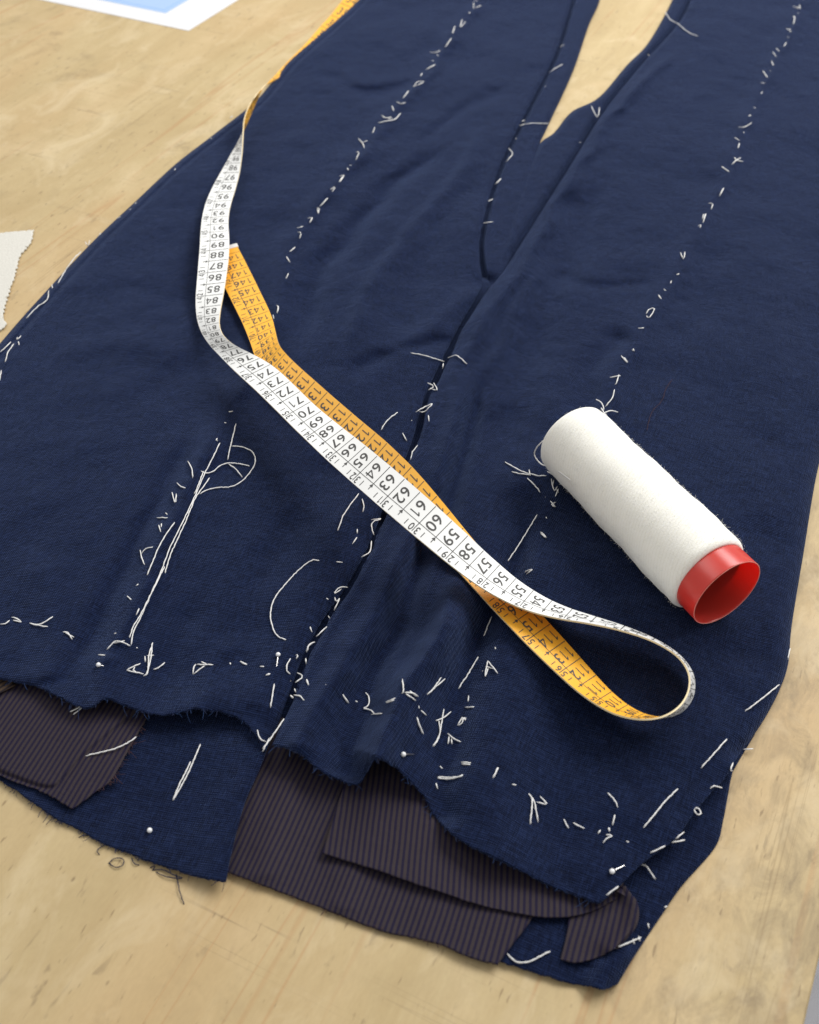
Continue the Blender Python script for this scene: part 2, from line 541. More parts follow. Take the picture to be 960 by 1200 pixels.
# raw canvas scrap at the left edge
cs = empty('canvas_scrap', U(-10, 320, 0).tolist())
rp = [(39, 269), (36, 283), (25, 297), (20, 310), (17, 323), (12, 337), (7, 353), (3, 370), (7, 380), (-4, 389)]
gr = coons([(-75, 285), (0, 273), (20, 271), (39, 269)], [(-75, 420), (-40, 405), (-4, 389)], [(-75, 285), (-80, 350), (-75, 420)], rp, 60, 110)
zig = np.abs(((np.arange(110) / 4.0) % 1) - .5) * 2 - .5
gr[:, -1, 0] += zig * 1.6 + RNG.normal(0, .6, 110); gr[:, -2, 0] += zig * .9
gr[0, :, 1] += RNG.normal(0, .35, 60)
sheet('cloth', gr, lambda g: .16 + .10 * vnoise(g, .5) + .25 * np.exp(-((g[:, 1] - 24) / 1.2) ** 2), M_CANVAS, cs, [(0, 380), (20, 300)], .09)
tag(cs, 'scrap of off white canvas with a pinked fraying edge on the bare table', 'fabric scrap')

# ------------------------------------------------------------------ trousers
trousers = empty('trousers', U(480, 600, 0).tolist())
tag(trousers, 'unfinished navy linen trousers laid flat with white basting threads', 'trousers')

FK = 1.75
def soft_floor(z, f, k=.12):
    return f + .5 * ((z - f) + np.sqrt((z - f) ** 2 + k * k))
def folds(g, lst):
    z = np.zeros(len(g))
    g = g + np.stack([vnoise(g, .45, 21), vnoise(g, .45, 37)], 1) * .55 + np.stack([vnoise(g, 1.3, 11), vnoise(g, 1.3, 47)], 1) * .12
    for f in lst:
        line, amp, sl, sr = catmull(G(f[0]), 3), f[1], f[2], f[3]
        t0, t1 = (f[4] if len(f) > 4 else (.15, .15))
        d, s, t = seg_dist(g, line)
        sig = np.where(s > 0, sl, sr)
        k = np.exp(-(d / sig) ** 2)
        if t0: k = k * np.clip(t / t0, 0, 1) ** 1.3
        if t1: k = k * np.clip((1 - t) / t1, 0, 1) ** 1.3
        z += amp * k * FK
    return z

# ---- left-hand leg of the picture
F1_L = [(450, -40), (420, 0), (378, 38), (335, 76), (300, 118), (250, 158), (205, 193), (160, 235), (110, 282), (60, 335), (15, 385), (-30, 440), (-60, 490), (-90, 600), (-90, 765)]
F1_B = [(-90, 765), (0, 795), (40, 803), (60, 812), (100, 830), (125, 819), (150, 828), (190, 838), (235, 831), (280, 842), (297, 858), (311, 880)]
F1_R = [(687, -40), (670, 0), (650, 64), (613, 138), (584, 199), (564, 268), (562, 303), (565, 332), (556, 352), (538, 383), (517, 424), (497, 467), (481, 522), (455, 582), (429, 645), (404, 690), (379, 725), (355, 769), (338, 815), (324, 852), (311, 880)]
EDGE1 = catmull(G(F1_L), 4)
SEAMLOW = catmull(G([(594, 312), (566, 348), (543, 385), (522, 427), (502, 470), (486, 525), (460, 585), (434, 648), (410, 692), (386, 728), (362, 772), (345, 818), (330, 850), (319, 873)]), 3)
SEAM1 = catmull(G([(690, -40), (673, 0), (653, 64), (616, 138), (587, 199), (567, 268), (565, 303), (571, 335)]), 4)
FO1 = [
    ([(575, -30), (556, 10), (490, 100), (420, 180), (345, 280), (318, 370), (290, 440), (262, 495), (215, 580), (175, 680), (148, 760)], .10, .55, .8),
    ([(255, 500), (205, 590), (165, 690), (125, 760), (95, 815)], .16, .5, .8),
    ([(235, 500), (180, 600), (135, 690), (100, 760), (80, 810)], -.16, .8, .5),
    ([(520, 170), (455, 225), (400, 285), (365, 350), (345, 420)], -.24, .55, .75),
    ([(580, 140), (520, 225), (470, 285), (420, 350), (400, 430)], .15, .9, .45),
    ([(600, 100), (540, 130), (490, 170)], -.09, .55, .6),
    ([(560, 200), (510, 270), (480, 340), (470, 420)], -.08, .8, .8),
    ([(560, 330), (510, 380), (440, 420)], .10, .7, .6),
    ([(540, 400), (470, 405), (410, 440)], -.10, .5, .5),
    ([(380, 80), (430, 110), (500, 90)], -.10, .7, .7),
    ([(330, 150), (400, 180), (470, 170)], .08, .9, .9),
    ([(120, 330), (200, 350), (290, 340)], -.06, .9, .9),
    ([(60, 420), (150, 400), (220, 430)], .06, 1.0, 1.0),
    ([(30, 640), (60, 720), (50, 800)], .10, .9, .9, (.2, .05)),
    ([(430, 560), (380, 660), (330, 780), (300, 850)], .10, .9, .8, (.2, .05)),
    ([(400, 520), (330, 640), (270, 760), (235, 835)], -.07, .8, .9, (.2, .05)),
    ([(240, 700), (200, 770), (180, 835)], -.09, .6, .7, (.2, .0)),
    ([(280, 740), (245, 790), (232, 835)], .11, .6, .6, (.2, .0)),
    ([(130, 760), (124, 800), (122, 822)], .14, .5, .5, (.2, .0)),
]
HEM1 = catmull(G(F1_B), 3)
POCKET = G([(571, 332)])[0]
def h_f1(g):
    dE, _, _ = seg_dist(g, EDGE1)
    dS, _, tS = seg_dist(g, SEAM1)
    z = .05 + .45 * rounded(dE, .75)
    z -= .10 * np.exp(-((dE - .55) / .16) ** 2) * (g[:, 1] > 0)      # stitched groove along the outer seam
    z *= 1 - .45 * np.exp(-(dS / .26) ** 2)
    z += folds(g, FO1) * rounded(dE, 1.2)
    z += (.22 * vnoise(g, .22) + .13 * vnoise(g, .55, 5) + .035 * vnoise(g, 1.5, 9)) * rounded(dE, 1.5)
    dV, sV, tV = seg_dist(g, SEAMLOW)
    z *= 1 - .50 * np.exp(-(dV / .34) ** 2) * np.clip(tV / .05, 0, 1)
    dH, _, tH = seg_dist(g, HEM1)
    z += (.30 + .26 * np.clip(vnoise(g, .5, 13) * 2, -.5, 1)) * np.exp(-(dH / 1.3) ** 2) * rounded(dE, 2)
    z *= 1 - .9 * np.exp(-((g - POCKET) ** 2).sum(1) / .5)
    return soft_floor(z, .03, .03)
gridF1 = coons([(450, -40), (560, -40), (690, -40)], F1_B, F1_L, F1_R, 300, 420)
GRAIN1 = [(200, 700), (520, 60)]
leg_a = sheet('leg_panel', gridF1, h_f1, M_LINEN, trousers, GRAIN1, .05, .8)
leg_a['label'] = 'leg lying under the tape loop with a raw hem and a pair of long white threads'

# seam allowance strip right of the stitched inseam
F1b_R = [(708, -40), (703, 0), (690, 30), (671, 85), (641, 150), (632, 172), (622, 230), (606, 280), (594, 325), (588, 355)]
EDGE1b = catmull(G(F1b_R), 4)
def sS_side(g):
    d, sg, _ = seg_dist(g, SEAM1)
    return sg < 0
def h_f1b(g):
    dE, _, _ = seg_dist(g, EDGE1b)
    dS, _, _ = seg_dist(g, SEAM1)
    z = .04 + .36 * rounded(dE, .5) + .05 * vnoise(g, .8)
    return z * (1 - .92 * np.where(sS_side(g), 1.0, np.exp(-(dS / .12) ** 4))) * (1 - .9 * np.exp(-((g - POCKET) ** 2).sum(1) / .6))
grid1b = coons([(682, -40), (708, -40)], [(556, 333), (588, 355)], [(x - 9, y) for x, y in F1_R[:8]], F1b_R, 40, 200)
sheet('seam_allowance', grid1b, h_f1b, M_LINEN, trousers, [(575, 320), (690, 0)], .05)

# ---- right-hand leg of the picture
F2_L = [(822, -40), (800, 20), (750, 78), (705, 135), (668, 195), (630, 255), (594, 312), (566, 348), (543, 385), (522, 427), (502, 470), (486, 525), (460, 585), (434, 648), (410, 692), (386, 728), (362, 772), (345, 818), (330, 850), (319, 873)]
F2_R = [(1030, -40), (1010, 300), (980, 470), (958, 552), (942, 647), (928, 733), (924, 777), (913, 810), (893, 847), (868, 882), (850, 911), (833, 929), (813, 953), (797, 977), (777, 994), (750, 1014), (722, 1042), (702, 1059)]
F2_B = [(319, 873), (336, 877), (355, 885), (372, 900), (398, 914), (415, 919), (425, 913), (430, 898), (436, 890), (448, 890), (462, 898), (480, 915), (498, 935), (510, 957), (540, 985), (590, 1010), (640, 1035), (680, 1051), (702, 1059)]
def pucker(pts, n, amp, ymin):
    q = resample(pts, n)
    j = RNG.normal(0, 1, n); j = np.convolve(j, [.25, .5, .25], 'same')
    q[1:-1, 0] += (j * amp * np.clip((q[:, 1] - ymin) / 60, 0, 1))[1:-1]
    return [tuple(p) for p in q]
EDGE2L = catmull(G(F2_L), 4)
F2_Lp = pucker(F2_L, 110, 1.7, 350)
EDGE2R = catmull(G(F2_R[:10]), 4)
EDGE2F = catmull(G(F2_R[9:]), 4)
CREASE2 = [(945, -30), (925, 40), (880, 130), (830, 250), (790, 320), (750, 390), (712, 470), (660, 560), (630, 640), (595, 720), (560, 790), (525, 860)]
FO2 = [
    (CREASE2, .12, .45, .8),
    ([(800, 50), (742, 108), (697, 165), (662, 222), (628, 282), (592, 340), (560, 388), (535, 435), (512, 490)], .22, .5, .55),
    ([(722, 200), (698, 232), (676, 280), (652, 345), (615, 430), (590, 510), (560, 590)], -.20, .9, 1.2),
    ([(640, 300), (600, 380), (575, 440), (555, 510)], .12, .45, .5),
    ([(735, 385), (708, 415), (688, 455), (676, 500)], -.16, .5, .7),
    ([(770, 330), (700, 335), (640, 320)], -.07, .5, .5),
    ([(800, 345), (782, 360), (760, 380)], -.05, .35, .4),
    ([(850, 260), (800, 380), (780, 470)], -.07, 1.0, 1.0),
    ([(548, 425), (528, 500), (508, 570), (470, 660), (430, 735), (385, 800), (350, 868)], .26, .55, .5, (.2, .0)),
    ([(580, 420), (552, 500), (520, 590), (488, 680), (455, 760), (425, 830), (404, 905)], -.36, .45, .6, (.15, .0)),
    ([(585, 610), (552, 665), (518, 730), (480, 805), (442, 880)], .72, .85, .42, (.5, .0)),
    ([(640, 560), (592, 680), (560, 750), (536, 820), (520, 890), (516, 950)], -.30, .5, .7, (.3, .0)),
    ([(670, 600), (625, 720), (590, 820), (575, 900), (580, 1000)], .16, .9, .9, (.2, .0)),
    ([(700, 800), (660, 880), (650, 960), (660, 1040)], -.12, .9, 1.1, (.3, .0)),
    ([(820, 800), (770, 900), (730, 990)], .10, 1.2, 1.2),
    ([(900, 600), (870, 700), (860, 800)], -.09, 1.2, 1.0),
    ([(930, 300), (900, 420), (890, 520)], .08, 1.2, 1.2),
    ([(640, 450), (640, 520), (600, 590)], .10, .6, .6),
]
UNDER = G([(400, 490), (470, 560), (530, 640), (600, 715), (660, 775), (720, 830), (790, 840), (815, 800), (780, 745), (690, 725)])
HEM2 = catmull(G(F2_B), 3)
def h_f2(g):
    dL, _, tL = seg_dist(g, EDGE2L)
    dR, _, _ = seg_dist(g, EDGE2R)
    dF, _, tF = seg_dist(g, EDGE2F)
    z = .46 + .24 * rounded(dL, .30)
    z += .10 * vnoise(np.stack([tL * 60, dL * 1.5], 1), 1.0) * np.exp(-(dL / .6) ** 2) * np.clip((tL - .35) * 8, 0, 1)
    z = z * (.12 + .88 * rounded(dR, .8))
    z += folds(g, FO2) * rounded(dR, 1.4) * (.35 + .65 * rounded(dL, .9))
    z -= .10 * np.exp(-(dF / .5) ** 2)
    z += (.20 * vnoise(g, .25, 3) + .12 * vnoise(g, .6, 5) + .035 * vnoise(g, 1.5, 2)) * rounded(dR, 1.2)
    dH, _, tH = seg_dist(g, HEM2)
    dT, _, _ = seg_dist(g, UNDER)
    wT = np.exp(-(dT / 1.15) ** 2)
    z = z * (1 - wT) + np.minimum(z, .70 + .05 * np.tanh(z - .7)) * wT
    z += (.22 + .25 * vnoise(g, .45, 31)) * np.exp(-(dH / 1.4) ** 2) * np.clip(1.25 - tH * 1.3, 0, 1)
    hem = np.clip((g[:, 1] + 8.0) / -3.0, 0, 1)
    return soft_floor(z, (.10 + .20 * hem) * (.2 + .8 * rounded(dR, 1.0)), .10)
gridF2 = coons([(822, -40), (920, -40), (1030, -40)], F2_B, F2_Lp, F2_R, 320, 460)
GRAIN2 = [(560, 790), (925, 40)]
leg_b = sheet('leg_panel', gridF2, h_f2, M_LINEN, trousers, GRAIN2, .05, .8)
leg_b['label'] = 'leg under the thread spool with gathered folds at its hem'

F2b_L = [(802, -40), (788, 0), (760, 50), (735, 76), (702, 114), (670, 131), (650, 155), (631, 171), (611, 218), (592, 275), (576, 318), (570, 350)]
EDGE2b = catmull(G(F2b_L), 4)
def h_f2b(g):
    dE, _, _ = seg_dist(g, EDGE2b)
    dL, _, _ = seg_dist(g, EDGE2L)
    z = .08 + .36 * rounded(dE, .4) + .05 * vnoise(g, .8)
    return z * (1 - .8 * np.exp(-(dL / .3) ** 2)) * (1 - .8 * np.exp(-((g - POCKET) ** 2).sum(1) / .4))
grid2b = coons([(802, -40), (830, -40)], [(570, 350), (584, 352)], F2b_L, [(x + 12, y) for x, y in F2_L[:8]], 50, 200)
sheet('seam_allowance', grid2b, h_f2b, M_LINEN, trousers, [(575, 320), (690, 100)], .05)

# layer under the open seam between the legs
gU = coons([(520, 325), (600, 325)], [(290, 868), (350, 868)], [(520, 325), (470, 430), (400, 650), (330, 780), (290, 868)], [(600, 325), (560, 430), (500, 600), (410, 760), (350, 868)], 30, 80)
sheet('back_panel', gU, lambda g: .06 + 0 * g[:, 0], M_LINEN, trousers, GRAIN1, .03)
# ---- layers that show below the hems
B1_R = [(345, 770), (312, 880), (287, 940), (271, 1000), (265, 1033)]
def h_b1(g):
    d, _, _ = seg_dist(g, catmull(G(B1_R), 4))
    return .12 + .30 * np.exp(-(d / 1.3) ** 2) + .09 * vnoise(g, .45) + .03 * vnoise(g, 1.5)
gB1 = coons([(-90, 700), (120, 740), (345, 770)], [(-90, 870), (0, 914), (60, 955), (110, 982), (150, 1000), (215, 1022), (240, 1030), (265, 1033)], [(-90, 700), (-90, 870)], B1_R, 150, 120)
back_a = sheet('back_panel', gB1, h_b1, M_LINEN, trousers, GRAIN1, .05, .8)

B2_R = [(885, 860), (863, 897), (857, 912), (848, 960), (838, 993), (800, 1037), (777, 1070), (744, 1120), (724, 1153)]
def h_b2(g):
    d, _, _ = seg_dist(g, catmull(G(B2_R), 4))
    z = .04 + .12 * rounded(d, .6) + .05 * vnoise(g, .6)
    z += folds(g, [([(735, 1085), (722, 1125), (708, 1150)], .16, .45, .5, (.3, .0)), ([(690, 1120), (685, 1150)], -.06, .4, .4, (.3, 0))])
    return np.maximum(z, .03)
gB2 = coons([(560, 880), (720, 870), (885, 860)], [(540, 1112), (590, 1128), (650, 1147), (690, 1156), (708, 1159), (724, 1153)], [(560, 880), (540, 1112)], B2_R, 120, 130)
back_b = sheet('back_panel', gB2, h_b2, M_LINEN, trousers, GRAIN2, .035, .6)

GX0 = G([(470, 1080)])[0][0]
def h_s2(g):
    return .13 + .13 * np.clip((g[:, 0] - GX0) / 3.0, 0, 1) + .05 * vnoise(g, .55, 3) + .02 * vnoise(g, 1.8) + folds(g, [([(420, 1000), (400, 1075)], .05, .5, .5), ([(330, 900), (300, 1040)], .08, .7, .7)])
gS2 = coons([(322, 840), (480, 860), (690, 900)], [(252, 1017), (330, 1046), (400, 1073), (450, 1092), (510, 1105), (545, 1120), (583, 1131)], [(322, 840), (290, 930), (252, 1017)], [(690, 900), (655, 1010), (624, 1075), (602, 1105), (583, 1131)], 140, 90)
lin_a = sheet('lining_panel', gS2, h_s2, M_STRIPE, trousers, [(300, 1000), (350, 892)], .03, .5)
lin_a['label'] = 'wide dark striped lining panel lying on the table'

def h_s3(g):
    d, _, t = seg_dist(g, catmull(G([(377, 1000), (480, 1033), (560, 1060), (640, 1075), (720, 1052)]), 4))
    return .33 + .03 * np.exp(-(d / .35) ** 2) + .04 * vnoise(g, .6, 8)
gS3 = coons([(422, 870), (560, 950), (735, 1010)], [(377, 1000), (430, 1016), (480, 1033), (560, 1060), (600, 1069), (640, 1075), (675, 1073), (705, 1063), (727, 1050)], [(422, 870), (400, 930), (377, 1000)], [(735, 1010), (732, 1030), (727, 1050)], 130, 60)
lin_b = sheet('lining_panel', gS3, h_s3, M_STRIPE, trousers, [(440, 1010), (450, 930)], .03, .3)
lin_b['label'] = 'narrow striped lining strip lying over the wider one'

def h_s4(g):
    d, _, _ = seg_dist(g, catmull(G([(737, 1040), (746, 1062), (741, 1088), (720, 1113)]), 4))
    return .27 + .30 * np.exp(-(d / .38) ** 2) + .03 * vnoise(g, 1.2)
gS4 = coons([(668, 1050), (700, 1045), (733, 1038)], [(657, 1124), (675, 1128), (700, 1122), (720, 1112)], [(668, 1050), (665, 1090), (657, 1124)], [(733, 1038), (745, 1058), (742, 1086), (720, 1112)], 60, 60)
sheet('lining_panel', gS4, h_s4, M_STRIPE, trousers, [(668, 1124), (682, 1070)], .03, .3)
gS5 = coons([(722, 1044), (730, 1041)], [(716, 1108), (724, 1112)], [(722, 1044), (739, 1056), (741, 1079), (720, 1109)], [(727, 1041), (746, 1055), (747, 1083), (724, 1112)], 12, 50)
sheet('lining_fold', gS5, lambda g: .50 + .10 * vnoise(g, 1.0), M_STRIPE, trousers, [(668, 1124), (682, 1070)], .04)

def h_s1(g):
    d, s, _ = seg_dist(g, catmull(G([(160, 835), (100, 885), (76, 912), (55, 924), (0, 906), (-90, 872)]), 4))
    return .34 + .05 * vnoise(g, .6, 4) - .10 * np.exp(-(d / .10) ** 2) - .05 * (s > 0) * np.clip(d / .2, 0, 1)
gS1 = coons([(-90, 740), (60, 775), (190, 810)], [(-90, 868), (0, 909), (50, 928), (85, 948)], [(-90, 740), (-90, 868)], [(190, 810), (172, 842), (150, 880), (132, 912), (112, 928), (85, 948)], 150, 110)
lin_c = sheet('lining_panel', gS1, h_s1, M_STRIPE, trousers, [(40, 900), (95, 815)], .03, .7, 'br')
lin_c['label'] = 'striped lining corner showing under the raw hem with one long white thread'
gS0 = coons([(-90, 760), (12, 790)], [(-90, 852), (-20, 822), (18, 803)], [(-90, 760), (-90, 852)], [(12, 790), (18, 803)], 40, 30)
sheet('lining_panel', gS0, lambda g: .44 + .03 * vnoise(g, .8), M_STRIPE2, trousers, [(-30, 830), (15, 800)], .03)

# ------------------------------------------------------------------ basting threads
HF = {'a': h_f1, 'b': h_f2, 'c': lambda g: np.maximum(np.where(sS_side(g), h_f1(g), .30), h_f1b(g)) + .02, 'd': h_f2b, 'e': h_b1, 'f': h_b2, 'g': h_s1}
PAN = {'a': leg_a, 'b': leg_b, 'c': None, 'd': None, 'e': back_a, 'f': back_b, 'g': lin_c}
for o in trousers.children:
    if o.name == 'seam_allowance': PAN['c'] = o
    if o.name == 'seam_allowance.001': PAN['d'] = o
def surf_pts(px, hf, lift):
    z = np.full(len(px), .4)
    for _ in range(4):
        g = U(px[:, 0], px[:, 1], 0.0)[:, :2]
        z = hf(g) + lift
    return U(px[:, 0], px[:, 1], z)
def stroke(px, key, r=.033, arch=.07, mat=None, name='basting_thread'):
    px = np.array(px, float)
    if len(px) == 1:
        px = np.array([px[0] - [1.2, .4], px[0] + [1.2, .4]])
    L = np.linalg.norm(np.diff(px, axis=0), axis=1).sum()
    if len(px) > 2:
        px = catmull(px, 5)
    n = int(max(5, min(70, L / 2.5)))
    q = resample(px, n, False)
    t = np.linspace(0, 1, n)
    if L > 12:
        q[1:-1] += RNG.normal(0, .18, (n - 2, 2))
    a = arch * min(1, L / 25.0)
    lift = -.03 + (r * .8 + .03) * np.clip(np.minimum(t, 1 - t) * L / 3.0, 0, 1) + a * np.sin(np.pi * t) ** .8 * (.75 + .5 * RNG.random())
    P = surf_pts(q, HF[key], lift)
    V, F = tube_geo(P, r)
    return mesh_obj(name, V, F, mat or M_THREAD, PAN[key])
def parse(s):
    out = []
    for part in s.split(';'):
        v = part.replace('\n', ' ').split()
        thick = 1.0
        if v and v[0] == 'T':
            thick, v = 1.5, v[1:]
        if v:
            out.append((thick, [tuple(float(c) for c in w.split(',')) for w in v]))
    return out
THREADS = [
 # ox, oy, scale, panel, strokes in enlarged-crop coordinates
 (400, 0, 4.8, 'a', """745,0 770,5;745,10 745,50;750,45 790,30;722,65 718,80;T 680,110 668,155;700,120 672,155;T 640,145 625,190;T 620,215 580,268;495,293 530,295 560,283;540,305 545,318;
 508,338 522,345;T 530,362 475,393;T 455,412 445,430;470,458 430,460 402,492;465,462 405,488;T 380,510 345,555;310,570 335,582 365,575;T 285,595 297,628;225,645 250,665 285,655;T 205,692 260,680 300,672 335,637;
 230,660 290,668;190,712 175,752;T 95,778 120,805 130,835;120,800 150,790;80,858 100,855 80,905;45,930 60,930;T 35,945 40,960"""),
 (320, 160, 4.8, 'a', """370,225 400,218 375,260;T 395,222 370,258;320,300 350,280 330,315;T 310,345 262,395;243,405 262,402 253,435;T 250,405 256,437;190,462 220,455 205,490;T 222,455 205,488;132,515 172,505;
 138,540 158,540 148,578;T 125,622 92,650;T 75,675 97,710;88,768 72,802;T 20,948 30,960 22,997;0,1000 5,1030"""),
 (0, 0, 3, 'a', """808,415 818,408;740,485 745,488;612,600 618,592;455,738 462,735;480,712 475,718;410,768 425,762;345,832 355,820;300,850 310,865 315,845;285,885 255,915 225,960 203,998;183,1000 185,1015;
 172,1020 165,1055 130,1080 92,1120;75,1180 60,1195 62,1185;548,760 551,761"""),
 (0, 400, 3, 'a', """65,0 68,15;40,0 0,40;50,8 30,35 18,75;5,100 0,140;803,248 820,246;788,285 797,288;765,340 760,348 768,350;
 775,355 740,425 715,475 690,535 640,640 600,720 570,800 530,890 495,970 470,1020 460,1072;738,478 705,525 685,555 650,640 600,750 580,818;716,455 700,500 682,540;580,790 540,870 495,960 470,1000 455,1045;
 700,540 720,525 760,515 810,512 850,492 880,460 898,425 893,395 870,378 845,370 812,368;830,288 815,350 800,420;705,455 720,463 745,460 770,440 800,428 840,430 880,440;800,428 830,450 853,480;
 660,420 675,450 677,483;622,497 635,510 655,517;605,530 617,568 620,535;582,603 590,610;550,620 592,620;558,645 566,672;568,640 567,655;493,733 500,765 510,787;497,750 510,730 540,723;615,635 590,670 560,720 535,780 516,825;
 478,860 488,853;447,895 463,910;490,938 478,965;402,1028 410,1026;0,995 20,992 35,980;40,970 60,975 77,988;45,980 77,988;103,990 130,998 170,1003;103,990 140,995 188,967;220,1022 240,1025 255,1050;225,1020 262,1042;
 375,1085 405,1055 435,1060 460,1072;400,1062 440,1052;345,1102 372,1104"""),
 (100, 660, 3.69, 'a', """178,463 240,432;178,463 255,480;205,460 228,478;215,445 205,470;250,490 270,470 275,400 293,342;262,490 280,430 290,360;258,400 260,430;265,400 298,398;292,460 320,450 345,428;
 465,482 470,450 480,435;465,482 520,440;480,438 555,440;500,425 530,440;625,430 630,440;T 670,425 700,440;675,432 695,437;755,447 775,447;T 780,485 800,478;818,520 810,570 800,628;220,365 228,368"""),
 (0, 0, 1, 'a', """375,657 367,656.5 357,662 343,675 330,690 322,701 317,717 319,733 325,745 336,750"""),
 (300, 380, 2.4, 'a', """435,80 480,90 530,105;412,305 425,330;400,247 370,270 350,300;290,475 250,530 230,582;298,490 304,510 300,530;285,575 285,590;270,620 285,598;225,668 245,670;437,270 440,273;197,770 205,775;203,820 210,830;152,850 158,868"""),
 (300, 380, 2.4, 'b', """540,95 565,88 595,113;527,110 525,125;483,165 500,175 485,185;500,165 510,185 490,180;497,223 470,235 450,247;497,223 475,245 460,245;485,255 487,275;455,340 440,360 435,382;325,550 353,547 325,560 332,593;
 297,655 320,640 325,610;258,740 235,740 220,758 240,745;222,768 228,780 235,770 220,805;170,878 200,850 185,865;162,895 148,905 142,920;140,940 142,955"""),
 (300, 740, 3.2, 'a', """148,90 158,88 150,105;130,100 115,130 118,150 130,162;128,185 130,188;5,368 15,400 40,415"""),
 (300, 740, 3.2, 'b', """220,40 200,50 190,78;187,102 188,122;155,155 175,170 148,192;T 190,180 198,203;262,200 264,202;145,215 150,230;T 130,240 140,250;142,238 165,242 182,260;105,328 60,395 25,440;50,400 25,450;
 T 325,235 348,270;373,260 382,266;410,228 425,250 420,280 402,288 430,295 445,310;432,312 475,308;487,265 524,250;490,268 520,257;550,178 553,225 546,235;555,230 585,230 610,245;560,232 580,245 600,260;575,222 605,245;
 710,177 640,238;695,172 665,215 642,238;835,93 795,160 757,218;610,278 612,290;618,295 640,315;T 603,322 615,355 628,385;705,290 695,350 685,400 662,433;685,330 690,380 665,433;672,335 700,325 733,300;755,355 775,320 775,340 758,355;
 765,330 790,325;780,322 787,335;718,382 740,400 770,415;725,390 720,425;733,400 735,425;798,240 795,265;783,285 820,283;690,505 700,515;768,490 808,493;770,497 806,499;680,550 730,553 777,540;680,546 750,547 777,537;675,568 682,592;
 910,510 888,552;897,58 899,68;870,110 858,170 872,135;870,110 908,160;860,130 890,140;850,148 852,151"""),
 (320, 400, 3, 'b', """930,608 880,690 825,775;815,423 860,450 905,468;838,458 870,465 905,470;893,480 920,505 940,533;885,815 890,808 913,800 890,820;770,965 740,1038;900,450 905,475"""),
 (620, 460, 3.43, 'b', """90,345 100,395 115,375;100,350 95,380;120,385 105,420;110,385 120,405;85,435 105,460 90,450 110,440;65,420 68,423;68,500 72,508;45,565 70,585 60,570 45,560;0,715 15,712;0,325 35,335 72,335"""),
 (680, 220, 4.28, 'b', """T 720,0 697,45;640,80 665,78 655,112;T 630,130 615,178;620,130 612,160;590,195 605,185 600,205;503,322 518,358 525,320;T 482,437 497,432;458,465 452,483;418,508 432,518;T 392,538 408,560;
 330,635 345,610 373,606 345,652 332,640;288,705 322,703;305,712 307,714;258,812 270,818 265,805;205,842 238,880;220,850 240,878;145,952 205,943;195,935 180,985 172,990;172,1010 160,1055 125,1100"""),
 (780, 0, 5.33, 'b', """860,0 865,3;790,38 815,45 850,42;815,45 840,55 835,25;825,80 830,88;T 795,100 808,105 798,155;750,178 780,190 778,208;765,185 785,180;765,228 767,238;T 755,265 738,292;690,300 715,325;668,322 695,358;
 T 662,380 675,412;650,440 660,445;T 608,442 638,487;592,515 625,520;605,570 597,590;T 550,670 562,677;T 515,725 535,720;452,793 495,793 540,765;487,822 490,835;430,857 465,880;T 462,895 452,928;T 430,983 445,1000 485,1010;
 T 410,1030 445,1000 470,985;T 350,1040 400,1075;0,75 30,120 80,150 140,200 205,228"""),
 (520, 0, 2.82, 'c', """385,155 397,148;348,240 370,225 393,213;335,285 337,287;250,415 285,408 345,408;258,400 268,398;238,457 240,459;205,535 220,520 228,505 215,490;T 170,610 190,590;147,665 162,658;132,737 163,733"""),
 (520, 0, 2.82, 'b', """675,180 680,185;488,350 508,388 515,355;450,470 452,472"""),
 (700, 760, 3, 'b', """670,40 678,0;640,127 580,175 518,222;457,317 410,370 363,422;285,492 240,535 200,585 160,632;395,495 410,483 438,490;340,565 355,560 365,580 350,583 340,565;305,645 275,670;262,682 308,673;240,693 185,720;75,835 30,868;478,400 468,430 475,430"""),
 (700, 760, 3, 'f', """510,355 548,352;150,757 175,768 205,812;178,965 182,985;60,1055 120,1030 155,1015;125,1020 130,1040;145,1010 150,1030;235,912 245,905"""),
 (540, 860, 4.36, 'b', """345,305 365,340 355,465;345,305 375,345 395,455;385,348 440,360 405,318;525,435 553,485;573,453 633,485;750,300 790,345 803,380;788,412 775,470;T 757,480 760,500;740,515 775,520 745,535 727,560;715,490 700,512;845,548 860,555;190,170 163,228;260,258 285,262"""),
 (590, 960, 4.8, 'f', """20,755 70,800 130,805 190,780 265,742"""),
 (0, 780, 2.857, 'e', """672,262 625,370 578,453;640,320 605,390 578,453"""),
 (0, 760, 4.8, 'g', """475,318 393,357;475,318 412,375;768,495 720,530 640,565 540,590 480,605"""),
]
for ox, oy, sc_, key, txt in THREADS:
    for thick, pts in parse(txt):
        stroke([(ox + x / sc_, oy + y / sc_) for x, y in pts], key, r=.0235 * (1.35 if thick > 1 else 1))

